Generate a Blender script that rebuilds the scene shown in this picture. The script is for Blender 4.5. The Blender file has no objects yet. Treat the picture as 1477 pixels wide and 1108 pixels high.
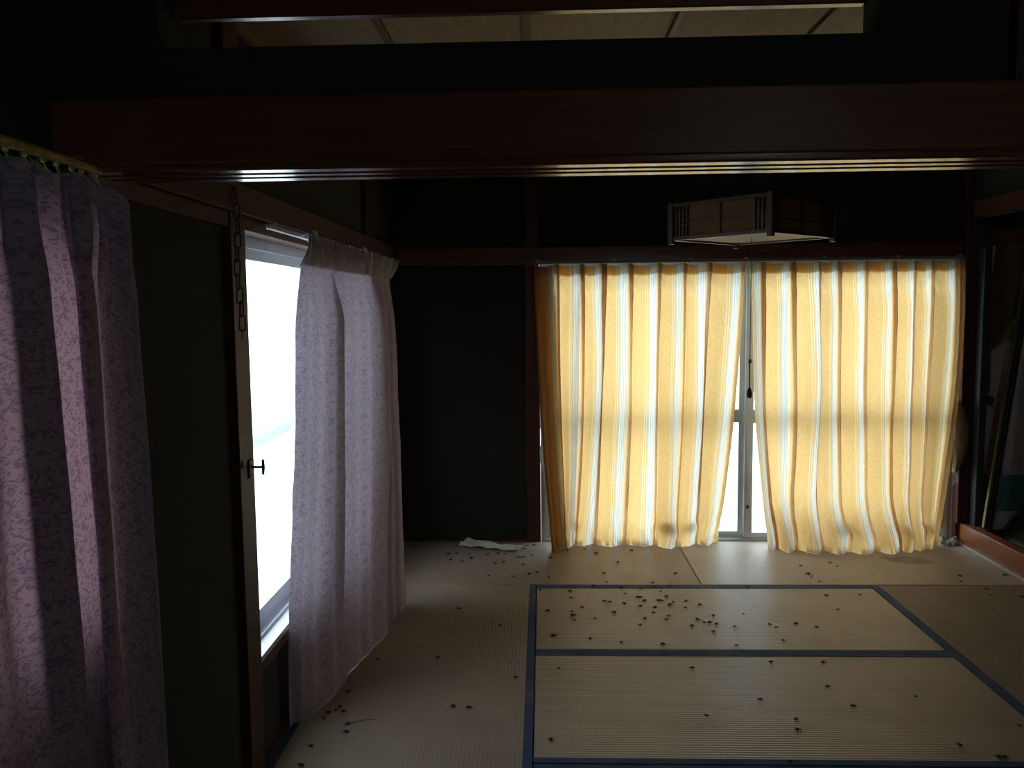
import bpy, bmesh, math, random
from mathutils import Vector, Matrix, noise
random.seed(7)
C = bpy.context.scene.collection
S = bpy.context.scene
R = math.radians

# ------------------------------------------------------------------ camera, sky, exposure
cam = bpy.data.cameras.new('camera'); co = bpy.data.objects.new('camera', cam); C.objects.link(co)
r_ = Vector((0.99931327, 0.0353735, -0.01103202)); u_ = Vector((0.0077713, 0.09102666, 0.99581813)); f_ = Vector((-0.03622978, 0.99522001, -0.09068926))
M_ = Matrix((r_, u_, -f_)).transposed().to_4x4(); M_.translation = Vector((0, 0, 1.51243))
co.matrix_world = M_
cam.sensor_width = 36; cam.lens = 29.286; cam.clip_start = .02
S.camera = co
w = bpy.data.worlds.new('sky'); S.world = w; w.use_nodes = True
bg = w.node_tree.nodes['Background']; bg.inputs[0].default_value = (.83, .93, 1.0, 1); bg.inputs[1].default_value = 6.0
S.view_settings.view_transform = 'Standard'; S.view_settings.look = 'None'
S.view_settings.gamma = 1; S.view_settings.exposure = 0.0
S.view_settings.use_curve_mapping = False
S.cycles.use_denoising = True
S.cycles.max_bounces = 10; S.cycles.diffuse_bounces = 6; S.cycles.glossy_bounces = 4
S.cycles.transmission_bounces = 6; S.cycles.transparent_max_bounces = 12
S.cycles.sample_clamp_indirect = 6

XL, XR, YW, ZC = -.951, 2.632, 5.309, 2.43
# light portals in the two window openings (they only guide sky sampling, no light of their own)
def portal(name, loc, rot, sx, sy):
    l = bpy.data.lights.new(name, 'AREA'); l.shape = 'RECTANGLE'; l.size = sx; l.size_y = sy; l.cycles.is_portal = True
    o = bpy.data.objects.new(name, l); C.objects.link(o); o.location = loc; o.rotation_euler = rot
portal('sky_portal', (1.3, 5.50, .90), (R(-90), 0, 0), 2.6, 1.75)
portal('sky_portal', (-1.14, 3.53, 1.07), (0, R(-90), 0), 1.40, 1.83)
portal('sky_portal', (-1.14, 1.06, 1.29), (0, R(-90), 0), .76, 1.02)
portal('sky_portal', (1.4, -2.56, 1.45), (R(90), 0, 0), .8, .8)  # guides sky light through the window added behind the camera

# ------------------------------------------------------------------ materials
def mat(name):
    m = bpy.data.materials.new(name); m.use_nodes = True
    nt = m.node_tree; return m, nt, nt.nodes['Principled BSDF']
def N(nt, t, **k):
    n = nt.nodes.new(t)
    for a, b in k.items(): setattr(n, a, b)
    return n
def L(nt, a, b): nt.links.new(a, b)
def mth(nt, op, a, b=None, c=None):
    n = N(nt, 'ShaderNodeMath', operation=op)
    for i, v in enumerate((a, b, c)):
        if v is None: continue
        if isinstance(v, (int, float)): n.inputs[i].default_value = v
        else: L(nt, v, n.inputs[i])
    return n.outputs[0]
def mixc(nt, f, a, b):
    n = N(nt, 'ShaderNodeMix', data_type='RGBA')
    if isinstance(f, (int, float)): n.inputs[0].default_value = f
    else: L(nt, f, n.inputs[0])
    for i, v in ((6, a), (7, b)):
        if isinstance(v, tuple): n.inputs[i].default_value = (*v, 1)
        else: L(nt, v, n.inputs[i])
    return n.outputs[2]
def ramp(nt, f, p0, p1):
    n = N(nt, 'ShaderNodeMapRange'); L(nt, f, n.inputs[0]); n.inputs[1].default_value = p0; n.inputs[2].default_value = p1
    return n.outputs[0]
def coords(nt, scale=(1, 1, 1), kind='Object'):
    t = N(nt, 'ShaderNodeTexCoord'); m = N(nt, 'ShaderNodeMapping'); m.inputs[3].default_value = scale
    L(nt, t.outputs[kind], m.inputs[0]); return m.outputs[0]
def nz(nt, v, sc, det=4, rough=.6):
    n = N(nt, 'ShaderNodeTexNoise'); n.inputs['Scale'].default_value = sc; n.inputs['Detail'].default_value = det; n.inputs['Roughness'].default_value = rough
    if v is not None: L(nt, v, n.inputs[0])
    return n.outputs[0]
def bump(nt, b, h, strength, dist=.01):
    n = N(nt, 'ShaderNodeBump'); n.inputs[0].default_value = strength; n.inputs[1].default_value = dist
    L(nt, h, n.inputs['Height']); L(nt, n.outputs[0], b.inputs['Normal'])

def wood(name, c0, c1, rough, grain=(1, 14, 14), coat=0):
    m, nt, b = mat(name)
    v = coords(nt, grain); g = nz(nt, v, 5, 6, .65)
    L(nt, mixc(nt, ramp(nt, g, .3, .7), c0, c1), b.inputs[0]); b.inputs['Roughness'].default_value = rough
    bump(nt, b, g, .12, .002); b.inputs['Coat Weight'].default_value = coat; b.inputs['Coat Roughness'].default_value = .12
    return m
def plain(name, c, rough=.6, metal=0, var=.25, sc=30, bmp=.1):
    m, nt, b = mat(name)
    g = nz(nt, coords(nt), sc, 4)
    L(nt, mixc(nt, ramp(nt, g, .3, .7), tuple(x * (1 - var) for x in c), tuple(min(1, x * (1 + var)) for x in c)), b.inputs[0])
    b.inputs['Roughness'].default_value = rough; b.inputs['Metallic'].default_value = metal
    if bmp: bump(nt, b, g, bmp, .004)
    return m

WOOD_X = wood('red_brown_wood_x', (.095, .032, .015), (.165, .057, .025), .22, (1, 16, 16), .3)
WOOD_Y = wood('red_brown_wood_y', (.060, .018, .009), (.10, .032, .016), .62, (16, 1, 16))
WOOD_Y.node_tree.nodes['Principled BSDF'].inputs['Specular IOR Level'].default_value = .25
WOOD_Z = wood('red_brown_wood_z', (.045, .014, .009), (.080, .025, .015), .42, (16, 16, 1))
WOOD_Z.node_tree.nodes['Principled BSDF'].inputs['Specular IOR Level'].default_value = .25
SILLW = wood('orange_brown_sill_wood', (.20, .055, .016), (.30, .09, .028), .35, (16, 1, 16))
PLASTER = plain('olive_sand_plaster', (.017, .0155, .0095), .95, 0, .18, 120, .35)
CEIL = wood('cedar_ceiling', (.17, .108, .045), (.25, .165, .075), .6, (7, 1, 7))
BATTEN = wood('dark_ceiling_batten', (.055, .022, .010), (.09, .035, .016), .5, (12, 1, 12))
ALU = plain('window_aluminium', (.55, .60, .62), .35, .7, .08, 8, 0)
RAILM = plain('pale_rail', (.62, .66, .68), .35, .3, .08, 15, 0)
BRASS = plain('tarnished_brass', (.42, .33, .12), .38, .8, .35, 60, .2)
HOOKM = plain('corroded_hook', (.40, .40, .13), .6, .15, .5, 150, .3)
IRON = plain('old_iron', (.055, .06, .065), .45, .8, .3, 80, .2)
BLACK = plain('black_lacquer', (.012, .011, .010), .3, 0, .2, 20, 0)
GREENBLK = plain('dark_green_strip', (.030, .038, .034), .4, 0, .2, 20, 0)
INSECT = plain('insect_shell', (.022, .014, .009), .35, 0, .4, 300, 0)
PAPER = plain('old_paper', (.62, .58, .48), .85, 0, .15, 25, .3)
STRAW = plain('straw_bit', (.5, .38, .2), .8, 0, .2, 50, 0)
LAMPWOOD = wood('lamp_wood', (.055, .024, .012), (.10, .044, .021), .35, (10, 10, 10))
GROUND = plain('pale_concrete', (.55, .55, .53), .9, 0, .1, 3, .1)
FLOORB = plain('underfloor_board', (.10, .07, .045), .8, 0, .3, 8, .1)
TAPE = plain('grey_header_tape', (.30, .275, .27), .9, 0, .2, 60, .2)
LINING = plain('pale_green_lining', (.25, .33, .29), .9, 0, .15, 60, .2)
WHITECORD = plain('white_cord', (.62, .58, .52), .9, 0, .1, 80, .3)
RAG = plain('grey_rag', (.34, .31, .25), .95, 0, .3, 30, .3)
TORN = plain('bare_brown_board', (.13, .08, .045), .8, 0, .3, 9, .2)
TORNL = plain('torn_paper_back', (.26, .14, .07), .9, 0, .2, 12, .2)
DARKB = plain('dark_warped_board', (.028, .024, .018), .6, 0, .3, 10, .1)
HERI = None
def heri():
    m, nt, b = mat('blue_cloth_border')
    v = coords(nt); g = nz(nt, v, 420, 2); h = nz(nt, v, 5, 3)
    c = mixc(nt, ramp(nt, g, .35, .65), (.018, .045, .115), (.040, .082, .185))
    L(nt, mixc(nt, ramp(nt, h, .45, .75), c, (.085, .115, .145)), b.inputs[0]); b.inputs['Roughness'].default_value = .85
    bump(nt, b, g, .3, .002); return m
HERI = heri()

def tatami(axis, stain=False, darkened=0):
    """rush mat, ribs every 15 mm along the long axis, faint rushes across it"""
    m, nt, b = mat('rush_mat_' + axis + ('_stained' if stain else '') + ('_shade_brown' if darkened > .3 else ''))
    t = N(nt, 'ShaderNodeTexCoord'); s = N(nt, 'ShaderNodeSeparateXYZ'); L(nt, t.outputs['Object'], s.inputs[0])
    across, along = (s.outputs[1], s.outputs[0]) if axis == 'x' else (s.outputs[0], s.outputs[1])
    warp = mth(nt, 'SINE', mth(nt, 'MULTIPLY', across, 2 * math.pi / .0155))
    rush = mth(nt, 'SINE', mth(nt, 'MULTIPLY_ADD', along, 2 * math.pi / .011, mth(nt, 'MULTIPLY', warp, 1.2)))
    big = nz(nt, t.outputs['Object'], 2.2, 5, .65); fine = nz(nt, coords(nt, (60, 8, 8) if axis == 'y' else (8, 60, 8)), 6, 3)
    c = mixc(nt, ramp(nt, big, .34, .68), (.385, .30, .23), (.49, .395, .31))
    c = mixc(nt, mth(nt, 'MULTIPLY', ramp(nt, warp, .55, 1.0), .34), c, (.22, .165, .115))
    c = mixc(nt, mth(nt, 'MULTIPLY', ramp(nt, rush, .2, 1.0), .16), c, (.22, .165, .115))
    c = mixc(nt, mth(nt, 'MULTIPLY', ramp(nt, fine, .45, .75), .25), c, (.30, .23, .16))
    spots = nz(nt, t.outputs['Object'], 7, 4, .7)
    c = mixc(nt, mth(nt, 'MULTIPLY', ramp(nt, spots, .62, .80), .35), c, (.17, .115, .075))
    if stain:   # a brushed dark smear near the sill, in world metres (the mats keep their origin at the world origin)
        dx = mth(nt, 'DIVIDE', mth(nt, 'SUBTRACT', s.outputs[0], 2.15), .15)
        dy = mth(nt, 'DIVIDE', mth(nt, 'ADD', mth(nt, 'SUBTRACT', s.outputs[1], 4.90), mth(nt, 'MULTIPLY', dx, .03)), .085)
        rr = mth(nt, 'SQRT', mth(nt, 'ADD', mth(nt, 'MULTIPLY', dx, dx), mth(nt, 'MULTIPLY', dy, dy)))
        br = nz(nt, coords(nt, (10, 60, 10)), 1.6, 4, .7)
        k = mth(nt, 'MULTIPLY', ramp(nt, rr, 1.05, .75), ramp(nt, br, .36, .56))
        c = mixc(nt, mth(nt, 'MULTIPLY', k, .8), c, (.085, .06, .035))
    if darkened: c = mixc(nt, darkened, c, (.125, .072, .042))  # shade of the dim floor mixed into the mat colour
    L(nt, c, b.inputs[0]); b.inputs['Roughness'].default_value = .44 if axis == 'x' else .6
    bump(nt, b, mth(nt, 'MULTIPLY_ADD', warp, 1.0, mth(nt, 'MULTIPLY', rush, .35)), .35, .0016)
    return m
TATX, TATY, TATS, TATO, TATB = tatami('x'), tatami('y', False, .29), tatami('x', True), tatami('y', False, .62), tatami('x', False, .33)  # window, alcove and back left mats carry painted shade

def cloth_shader(nt, col_t, col_d, trans, rough_n=None):
    nt.nodes.remove(nt.nodes['Principled BSDF']); out = nt.nodes['Material Output']
    d = N(nt, 'ShaderNodeBsdfDiffuse'); t = N(nt, 'ShaderNodeBsdfTranslucent'); m = N(nt, 'ShaderNodeMixShader')
    L(nt, col_d, d.inputs[0]); L(nt, col_t, t.inputs[0]); m.inputs[0].default_value = trans
    L(nt, d.outputs[0], m.inputs[1]); L(nt, t.outputs[0], m.inputs[2]); L(nt, m.outputs[0], out.inputs[0])
    if rough_n is not None:
        bn = N(nt, 'ShaderNodeBump'); bn.inputs[0].default_value = .25; bn.inputs[1].default_value = .002; L(nt, rough_n, bn.inputs['Height'])
        L(nt, bn.outputs[0], d.inputs['Normal'])

def gold_cloth():
    m, nt, b = mat('gold_striped_curtain_cloth')
    t = N(nt, 'ShaderNodeTexCoord'); s = N(nt, 'ShaderNodeSeparateXYZ'); L(nt, t.outputs['UV'], s.inputs[0]); U = s.outputs[0]
    fr = mth(nt, 'ABSOLUTE', mth(nt, 'SUBTRACT', mth(nt, 'FRACT', mth(nt, 'ADD', U, .5)), .5))      # 0 at a stripe's middle
    band = ramp(nt, fr, .135, .115)
    side = mth(nt, 'MULTIPLY', ramp(nt, fr, .29, .27), mth(nt, 'SUBTRACT', 1.0, band))
    lines = ramp(nt, mth(nt, 'SINE', mth(nt, 'MULTIPLY', U, 2 * math.pi * 15)), .0, .5)
    lines2 = ramp(nt, mth(nt, 'SINE', mth(nt, 'MULTIPLY', U, 2 * math.pi * 14)), .3, .7)
    uv = N(nt, 'ShaderNodeMapping'); uv.inputs[3].default_value = (9, 22, 1); L(nt, t.outputs['UV'], uv.inputs[0])
    dam = nz(nt, uv.outputs[0], 2.2, 4, .7)
    gold = mixc(nt, ramp(nt, dam, .35, .68), (.84, .505, .185), (.92, .62, .265))
    white = mixc(nt, mth(nt, 'MULTIPLY', lines, .75), (.93, .92, .85), (.52, .55, .52))
    sidec = mixc(nt, mth(nt, 'MULTIPLY', lines2, .8), gold, (.88, .84, .68))
    c = mixc(nt, side, gold, sidec); c = mixc(nt, band, c, white)
    dn = N(nt, 'ShaderNodeMix', data_type='RGBA', blend_type='MULTIPLY'); dn.inputs[0].default_value = 1; L(nt, c, dn.inputs[6]); dn.inputs[7].default_value = (.62, .60, .58, 1)
    cloth_shader(nt, c, dn.outputs[2], .47, dam)
    return m
GOLD = gold_cloth()

def lilac_cloth(name, ground, motif, trans, tint=None):
    m, nt, b = mat(name)
    t = N(nt, 'ShaderNodeTexCoord'); s = N(nt, 'ShaderNodeSeparateXYZ'); L(nt, t.outputs['UV'], s.inputs[0])
    row = mth(nt, 'FLOOR', mth(nt, 'DIVIDE', s.outputs[1], .15))
    uu = mth(nt, 'ADD', mth(nt, 'DIVIDE', s.outputs[0], .22), mth(nt, 'MULTIPLY', row, .5))
    pu = mth(nt, 'ABSOLUTE', mth(nt, 'SUBTRACT', mth(nt, 'FRACT', uu), .5))          # mirrored halves, as a damask repeats
    pv = mth(nt, 'FRACT', mth(nt, 'DIVIDE', s.outputs[1], .15))
    cb = N(nt, 'ShaderNodeCombineXYZ'); L(nt, pu, cb.inputs[0]); L(nt, pv, cb.inputs[1])
    n = N(nt, 'ShaderNodeTexNoise'); n.inputs['Scale'].default_value = 11; n.inputs['Detail'].default_value = 4; n.inputs['Distortion'].default_value = 2.0; L(nt, cb.outputs[0], n.inputs[0])
    k = ramp(nt, n.outputs[0], .50, .56)
    weave = nz(nt, None, 1, 2)
    mp = N(nt, 'ShaderNodeMapping'); mp.inputs[3].default_value = (500, 160, 1); L(nt, t.outputs['UV'], mp.inputs[0])
    wv = nz(nt, mp.outputs[0], 1, 3, .7)
    c = mixc(nt, mth(nt, 'MULTIPLY', k, .9), ground, motif)
    c = mixc(nt, mth(nt, 'MULTIPLY', ramp(nt, wv, .45, .7), .35), c, tuple(min(1, x * 1.35) for x in ground))
    ct = c
    if tint:
        mm = N(nt, 'ShaderNodeMix', data_type='RGBA', blend_type='MULTIPLY'); mm.inputs[0].default_value = 1; L(nt, c, mm.inputs[6]); mm.inputs[7].default_value = (*tint, 1); ct = mm.outputs[2]
    cloth_shader(nt, ct, c, trans, wv)
    return m
LILAC = lilac_cloth('lilac_curtain_cloth', (.47, .375, .44), (.26, .21, .295), .14)
PINK = lilac_cloth('mauve_damask_curtain_cloth', (.44, .34, .41), (.22, .155, .25), .27, (1.0, .70, .66))

def pane_mat():
    m, nt, b = mat('frosted_window_glass')
    nt.nodes.remove(b); out = nt.nodes['Material Output']
    tr = N(nt, 'ShaderNodeBsdfTransparent'); tl = N(nt, 'ShaderNodeBsdfTranslucent'); gl = N(nt, 'ShaderNodeBsdfGlossy'); gl.inputs['Roughness'].default_value = .15
    tr.inputs[0].default_value = (.93, .97, .97, 1); tl.inputs[0].default_value = (.9, .96, .97, 1)
    a = N(nt, 'ShaderNodeMixShader'); a.inputs[0].default_value = .14; L(nt, tr.outputs[0], a.inputs[1]); L(nt, tl.outputs[0], a.inputs[2])
    c = N(nt, 'ShaderNodeMixShader'); c.inputs[0].default_value = .04; L(nt, a.outputs[0], c.inputs[1]); L(nt, gl.outputs[0], c.inputs[2])
    L(nt, c.outputs[0], out.inputs[0]); return m
PANE = pane_mat()

def lamp_paper():
    m, nt, b = mat('lamp_paper')
    g = nz(nt, coords(nt), 12, 3)
    c = mixc(nt, g, (.22, .125, .055), (.32, .19, .09)); cloth_shader(nt, c, c, .35); return m
LPAPER = lamp_paper()
LACRYL = plain('lamp_bottom_panel', (.17, .12, .065), .45, 0, .08, 6, 0); LACRYL.node_tree.nodes['Principled BSDF'].inputs['Specular IOR Level'].default_value = .2

def wallpaper():
    m, nt, b = mat('stained_mauve_wallpaper')
    g = nz(nt, coords(nt), 4, 5); h = nz(nt, coords(nt, (1, 1, .4)), 9, 4)
    c = mixc(nt, ramp(nt, g, .3, .7), (.60, .49, .49), (.74, .62, .60))
    L(nt, mixc(nt, mth(nt, 'MULTIPLY', ramp(nt, h, .58, .75), .6), c, (.16, .09, .06)), b.inputs[0]); b.inputs['Roughness'].default_value = .9
    bump(nt, b, g, .1); return m
WPAPER = wallpaper()
def tealband():
    m, nt, b = mat('teal_leaf_border_paper')
    v = coords(nt, (1, 1, 1)); vo = N(nt, 'ShaderNodeTexVoronoi', feature='DISTANCE_TO_EDGE'); vo.inputs['Scale'].default_value = 26; L(nt, v, vo.inputs[0])
    leaf = ramp(nt, vo.outputs[0], .03, .0); cl = nz(nt, v, 6, 2)
    k = mth(nt, 'MULTIPLY', leaf, ramp(nt, cl, .48, .6))
    g = nz(nt, v, 3, 3)
    L(nt, mixc(nt, mth(nt, 'MULTIPLY', k, .7), mixc(nt, g, (.075, .19, .21), (.115, .25, .27)), (.30, .38, .36)), b.inputs[0]); b.inputs['Roughness'].default_value = .85
    return m
TEAL = tealband()

# ------------------------------------------------------------------ mesh helpers
def bx(bm, x0, x1, y0, y1, z0, z1, bev=0):
    vs = [bm.verts.new(p) for p in ((x0, y0, z0), (x1, y0, z0), (x1, y1, z0), (x0, y1, z0), (x0, y0, z1), (x1, y0, z1), (x1, y1, z1), (x0, y1, z1))]
    fs = [bm.faces.new([vs[i] for i in f]) for f in ((3, 2, 1, 0), (4, 5, 6, 7), (0, 1, 5, 4), (1, 2, 6, 5), (2, 3, 7, 6), (3, 0, 4, 7))]
    if bev:
        es = list({e for f in fs for e in f.edges})
        bmesh.ops.bevel(bm, geom=es, offset=bev, segments=1, affect='EDGES')
def tube(bm, pts, r, n=6, closed=False):
    pts = [Vector(p) for p in pts]; rings = []; k = len(pts); up = None
    for i, p in enumerate(pts):
        a = pts[(i - 1) % k] if (closed or i) else p; b = pts[(i + 1) % k] if (closed or i < k - 1) else p
        t = (b - a).normalized()
        if up is None:
            up = Vector((0, 0, 1)) if abs(t.z) < .9 else Vector((1, 0, 0))
        s = t.cross(up)
        if s.length < 1e-4: s = t.orthogonal()
        s.normalize(); q = s.cross(t).normalized(); up = q
        rr = r[i] if isinstance(r, (list, tuple)) else r
        rings.append([bm.verts.new(p + s * (math.cos(2 * math.pi * j / n) * rr) + q * (math.sin(2 * math.pi * j / n) * rr)) for j in range(n)])
    for i in range(k if closed else k - 1):
        A, B = rings[i], rings[(i + 1) % k]
        for j in range(n): bm.faces.new((A[j], A[(j + 1) % n], B[(j + 1) % n], B[j]))
    if not closed:
        bm.faces.new(rings[0]); bm.faces.new(rings[-1][::-1])
def ell(bm, c, rx, ry, rz, seg=8, rings=5):
    m = Matrix.Translation(c) @ Matrix.Diagonal((rx, ry, rz, 1))
    bmesh.ops.create_uvsphere(bm, u_segments=seg, v_segments=rings, radius=1, matrix=m)
def link(name, bm, m, parent=None, smooth=False):
    me = bpy.data.meshes.new(name); bmesh.ops.recalc_face_normals(bm, faces=bm.faces[:]); bm.to_mesh(me); bm.free()
    if m is not None: me.materials.append(m)
    if smooth:
        for p in me.polygons: p.use_smooth = True
    o = bpy.data.objects.new(name, me); C.objects.link(o)
    if parent: o.parent = parent; o.matrix_parent_inverse = Matrix.Translation(-parent.location) if parent.type == 'EMPTY' else Matrix()
    return o
def boxes(name, lst, m, parent=None, bev=0):
    bm = bmesh.new()
    for b in lst: bx(bm, *b, bev)
    return link(name, bm, m, parent)
def tag(o, label, cat=None, group=None, kind=None):
    o['label'] = label
    if cat: o['category'] = cat
    if group: o['group'] = group
    if kind: o['kind'] = kind
    return o
def empty(name, loc):
    o = bpy.data.objects.new(name, None); o.location = loc; o.empty_display_size = .05; C.objects.link(o); return o
def struct(name, lst, m, label, bev=0): return tag(boxes(name, lst, m, None, bev), label, kind='structure')
def grid(name, nu, nv, fn, m, parent=None, uvf=None, smooth=True):
    vs, uvs = [], []
    for j in range(nv + 1):
        for i in range(nu + 1):
            vs.append(fn(i / nu, j / nv)); uvs.append(uvf(i / nu, j / nv) if uvf else (i / nu, j / nv))
    W1 = nu + 1
    fs = [(j * W1 + i, (j + 1) * W1 + i, (j + 1) * W1 + i + 1, j * W1 + i + 1) for j in range(nv) for i in range(nu)]
    me = bpy.data.meshes.new(name); me.from_pydata([tuple(v) for v in vs], [], fs)
    ul = me.uv_layers.new(name='UVMap')
    for l in me.loops: ul.data[l.index].uv = uvs[l.vertex_index]
    me.materials.append(m)
    if smooth:
        for p in me.polygons: p.use_smooth = True
    o = bpy.data.objects.new(name, me); C.objects.link(o)
    if parent: o.parent = parent; o.matrix_parent_inverse = Matrix.Translation(-parent.location) if parent.type == 'EMPTY' else Matrix()
    return o
def lerp(a, b, t): return a + (b - a) * t
def pl(xs, ys, x):
    if x <= xs[0]: return ys[0]
    for i in range(len(xs) - 1):
        if x <= xs[i + 1]: return lerp(ys[i], ys[i + 1], (x - xs[i]) / (xs[i + 1] - xs[i]))
    return ys[-1]
def sm(t): t = max(0, min(1, t)); return t * t * (3 - 2 * t)
def nse(*p): return noise.noise(Vector(p))

# ------------------------------------------------------------------ room shell
YN = -2.4                                   # wall behind the camera
struct('floor', [(XL - .3, 3.7, YN, YW + .14, -.12, -.05)], FLOORB, 'dark wooden underfloor beneath the tatami mats')
struct('ground', [(-7, -1.12, -3, 12, -.6, -.5), (-1.12, 8, YW + .14, 12, -.6, -.5)], GROUND, 'pale concrete yard outside the windows')
PY0, PY1, WY1, SZ, HZ = 2.49, 2.615, 4.45, .33, 1.765
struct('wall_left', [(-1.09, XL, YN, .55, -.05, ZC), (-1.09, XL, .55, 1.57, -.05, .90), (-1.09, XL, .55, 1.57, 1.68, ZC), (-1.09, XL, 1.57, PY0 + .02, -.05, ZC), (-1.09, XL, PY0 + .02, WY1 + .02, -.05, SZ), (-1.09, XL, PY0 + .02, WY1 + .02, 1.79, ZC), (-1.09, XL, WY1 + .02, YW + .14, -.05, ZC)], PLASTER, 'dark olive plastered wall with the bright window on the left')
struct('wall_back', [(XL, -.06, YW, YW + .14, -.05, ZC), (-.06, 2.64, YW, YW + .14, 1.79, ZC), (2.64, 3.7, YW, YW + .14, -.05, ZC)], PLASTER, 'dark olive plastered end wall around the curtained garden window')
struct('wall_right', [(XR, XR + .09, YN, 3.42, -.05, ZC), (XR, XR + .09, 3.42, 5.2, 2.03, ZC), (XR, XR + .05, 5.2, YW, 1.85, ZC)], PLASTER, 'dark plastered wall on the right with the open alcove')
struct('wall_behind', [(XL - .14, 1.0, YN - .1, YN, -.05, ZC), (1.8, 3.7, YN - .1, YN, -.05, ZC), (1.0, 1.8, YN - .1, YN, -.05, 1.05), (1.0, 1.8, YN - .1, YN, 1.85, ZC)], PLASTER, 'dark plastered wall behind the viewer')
# alcove
struct('wall_alcove_outer', [(3.55, 3.65, 3.3, YW, -.05, ZC), (2.72, 3.55, 3.32, 3.42, -.05, ZC)], PLASTER, 'dark outer walls of the alcove')
aw = struct('wall_alcove_end', [(2.66, 3.55, 5.262, YW - .001, .05, 1.86)], WPAPER, 'stained mauve wallpapered end wall inside the alcove')
boxes('wallpaper_border', [(2.66, 3.55, 5.2585, 5.2619, .205, .435)], TEAL, aw)['label'] = 'teal border paper with pale leaves along the alcove wall'
struct('trim_1', [(2.66, 3.55, 5.24, YW - .002, 1.86, 1.97)], WOOD_X, 'dark timber rail above the wallpaper in the alcove')
struct('trim_2', [(2.70, 3.55, 3.42, YW - .05, .05, .085)], WOOD_Y, 'dark raised wooden floor of the alcove')
struct('trim_3', [(XR - .002, 2.70, 3.42, 5.262, -.05, .132)], SILLW, 'orange brown sill board in front of the alcove', .004)
struct('trim_4', [(2.612, 2.632, 3.42, 5.30, -.05, .006)], RAILM, 'thin pale strip between tatami and alcove sill')  # its paleness stands in for the light along the sill foot
struct('trim_5', [(XR - .015, XR + .1, 3.40, 5.2, 2.035, 2.125)], WOOD_Y, 'dark timber lintel over the alcove opening')
struct('trim_6', [(2.672, 2.718, 5.165, 5.235, .133, 1.855)], GREENBLK, 'dark green door stop strip at the alcove corner', .003)
struct('trim_7', [(2.60, 2.668, 5.235, YW - .001, .132, ZC), (2.602, 2.655, 5.262, YW - .001, 0, .132)], WOOD_Z, 'red brown corner post right of the garden window', .003)
# pillars and rails
struct('trim_8', [(-1.06, -.928, PY0, PY1, -.05, ZC)], WOOD_Z, 'red brown post at the near side of the left window', .003)
struct('trim_9', [(-1.06, -.928, WY1, WY1 + .105, -.05, ZC)], WOOD_Z, 'dark post at the far side of the left window', .003)
struct('trim_10', [(-.105, -.015, YW - .018, YW + .10, -.05, ZC)], WOOD_Z, 'dark red post left of the garden window', .003)
struct('trim_11', [(-1.0, -.932, 1.80, PY0, HZ, 1.81), (-1.06, -.926, PY0, WY1 + .105, HZ, 1.81), (-1.0, -.932, WY1 + .105, YW, HZ, 1.81)], WOOD_Y, 'red brown head rail along the left wall', .002)
struct('trim_12', [(-.99, -.915, 1.80, YW, 1.811, 1.903)], WOOD_Y, 'wide red brown picture rail along the left wall', .004)
struct('trim_13', [(-.915, 2.60, YW - .03, YW + .02, 1.785, 1.893)], WOOD_X, 'wide dark rail along the end wall above the curtains', .004)
struct('trim_14', [(XL, -.931, 1.8, YW, 2.385, ZC), (-.931, 2.61, YW - .022, YW, 2.385, ZC), (2.61, XR, 1.8, YW, 2.385, ZC), (-.931, 2.61, 1.75, 1.772, 2.385, ZC)], CEIL, 'pale cornice strip where ceiling meets the walls')
struct('baseboard_left', [(XL, -.936, PY1, YW, -.05, .012)], WOOD_Y, 'dark wooden strip along the foot of the left wall')
struct('baseboard_back', [(-.936, -.105, YW - .014, YW, -.05, .012)], WOOD_X, 'dark wooden strip along the foot of the end wall')
# ceiling: boards running away from the viewer, dark battens on the joints
cl = struct('ceiling', [(XL - .14, 3.7, YN, YW + .14, ZC + .012, ZC + .10)], FLOORB, 'timber ceiling of wide pale boards with dark joint battens')
seams = [-.951, -.515, -.05, .44, .917, 1.385, 1.86, 2.335, 2.632]
for i in range(len(seams) - 1):
    boxes('ceiling_board', [(seams[i] + .004, seams[i + 1] - .004, 1.772, YW, ZC - .001 - .003 * (i % 2), ZC + .012)], CEIL, cl)
for s in seams[1:-1]:
    boxes('batten', [(s - .011, s + .011, 1.772, YW - .02, ZC - .018, ZC + .012)], BATTEN, cl, .003)
for i in range(8):
    x0 = -.951 + i * .45
    boxes('ceiling_board', [(x0 + .004, min(x0 + .446, XR), YN, 1.68, ZC - .002, ZC + .012)], CEIL, cl)

# the partition between the rooms: grooved lintel, picture rail board, transom wall with opening
bm = bmesh.new()
prof = [(1.652, 1.835), (1.652, 1.793), (1.656, 1.789), (1.688, 1.789), (1.691, 1.792), (1.691, 1.803), (1.711, 1.803), (1.711, 1.792), (1.714, 1.789), (1.737, 1.789), (1.740, 1.792), (1.740, 1.803), (1.760, 1.803), (1.760, 1.792), (1.763, 1.789), (1.796, 1.789), (1.80, 1.793), (1.80, 1.835)]
A = [bm.verts.new((XL, y, z)) for y, z in prof]; B = [bm.verts.new((XR, y, z)) for y, z in prof]
for i in range(len(prof)): bm.faces.new((A[i], A[(i + 1) % len(prof)], B[(i + 1) % len(prof)], B[i]))
bm.faces.new(A); bm.faces.new(B[::-1])
tag(link('trim_15', bm, WOOD_X), 'grooved dark lintel across the room opening with shiny underside ridges', kind='structure')
struct('trim_16', [(-.975, XR, 1.630, 1.651, 1.800, 1.927), (XL, XR, 1.801, 1.822, 1.815, 1.93)], WOOD_X, 'broad dark board facing the viewer above the lintel', .004)
struct('trim_17', [(-1.0, -.90, 1.655, 1.795, -.05, 1.789), (2.56, XR, 1.655, 1.795, -.05, 1.789)], WOOD_Z, 'posts carrying the lintel at both ends')
TX0, TX1, TZ0, TZ1 = -.755, .655, 2.032, 2.32
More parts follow.
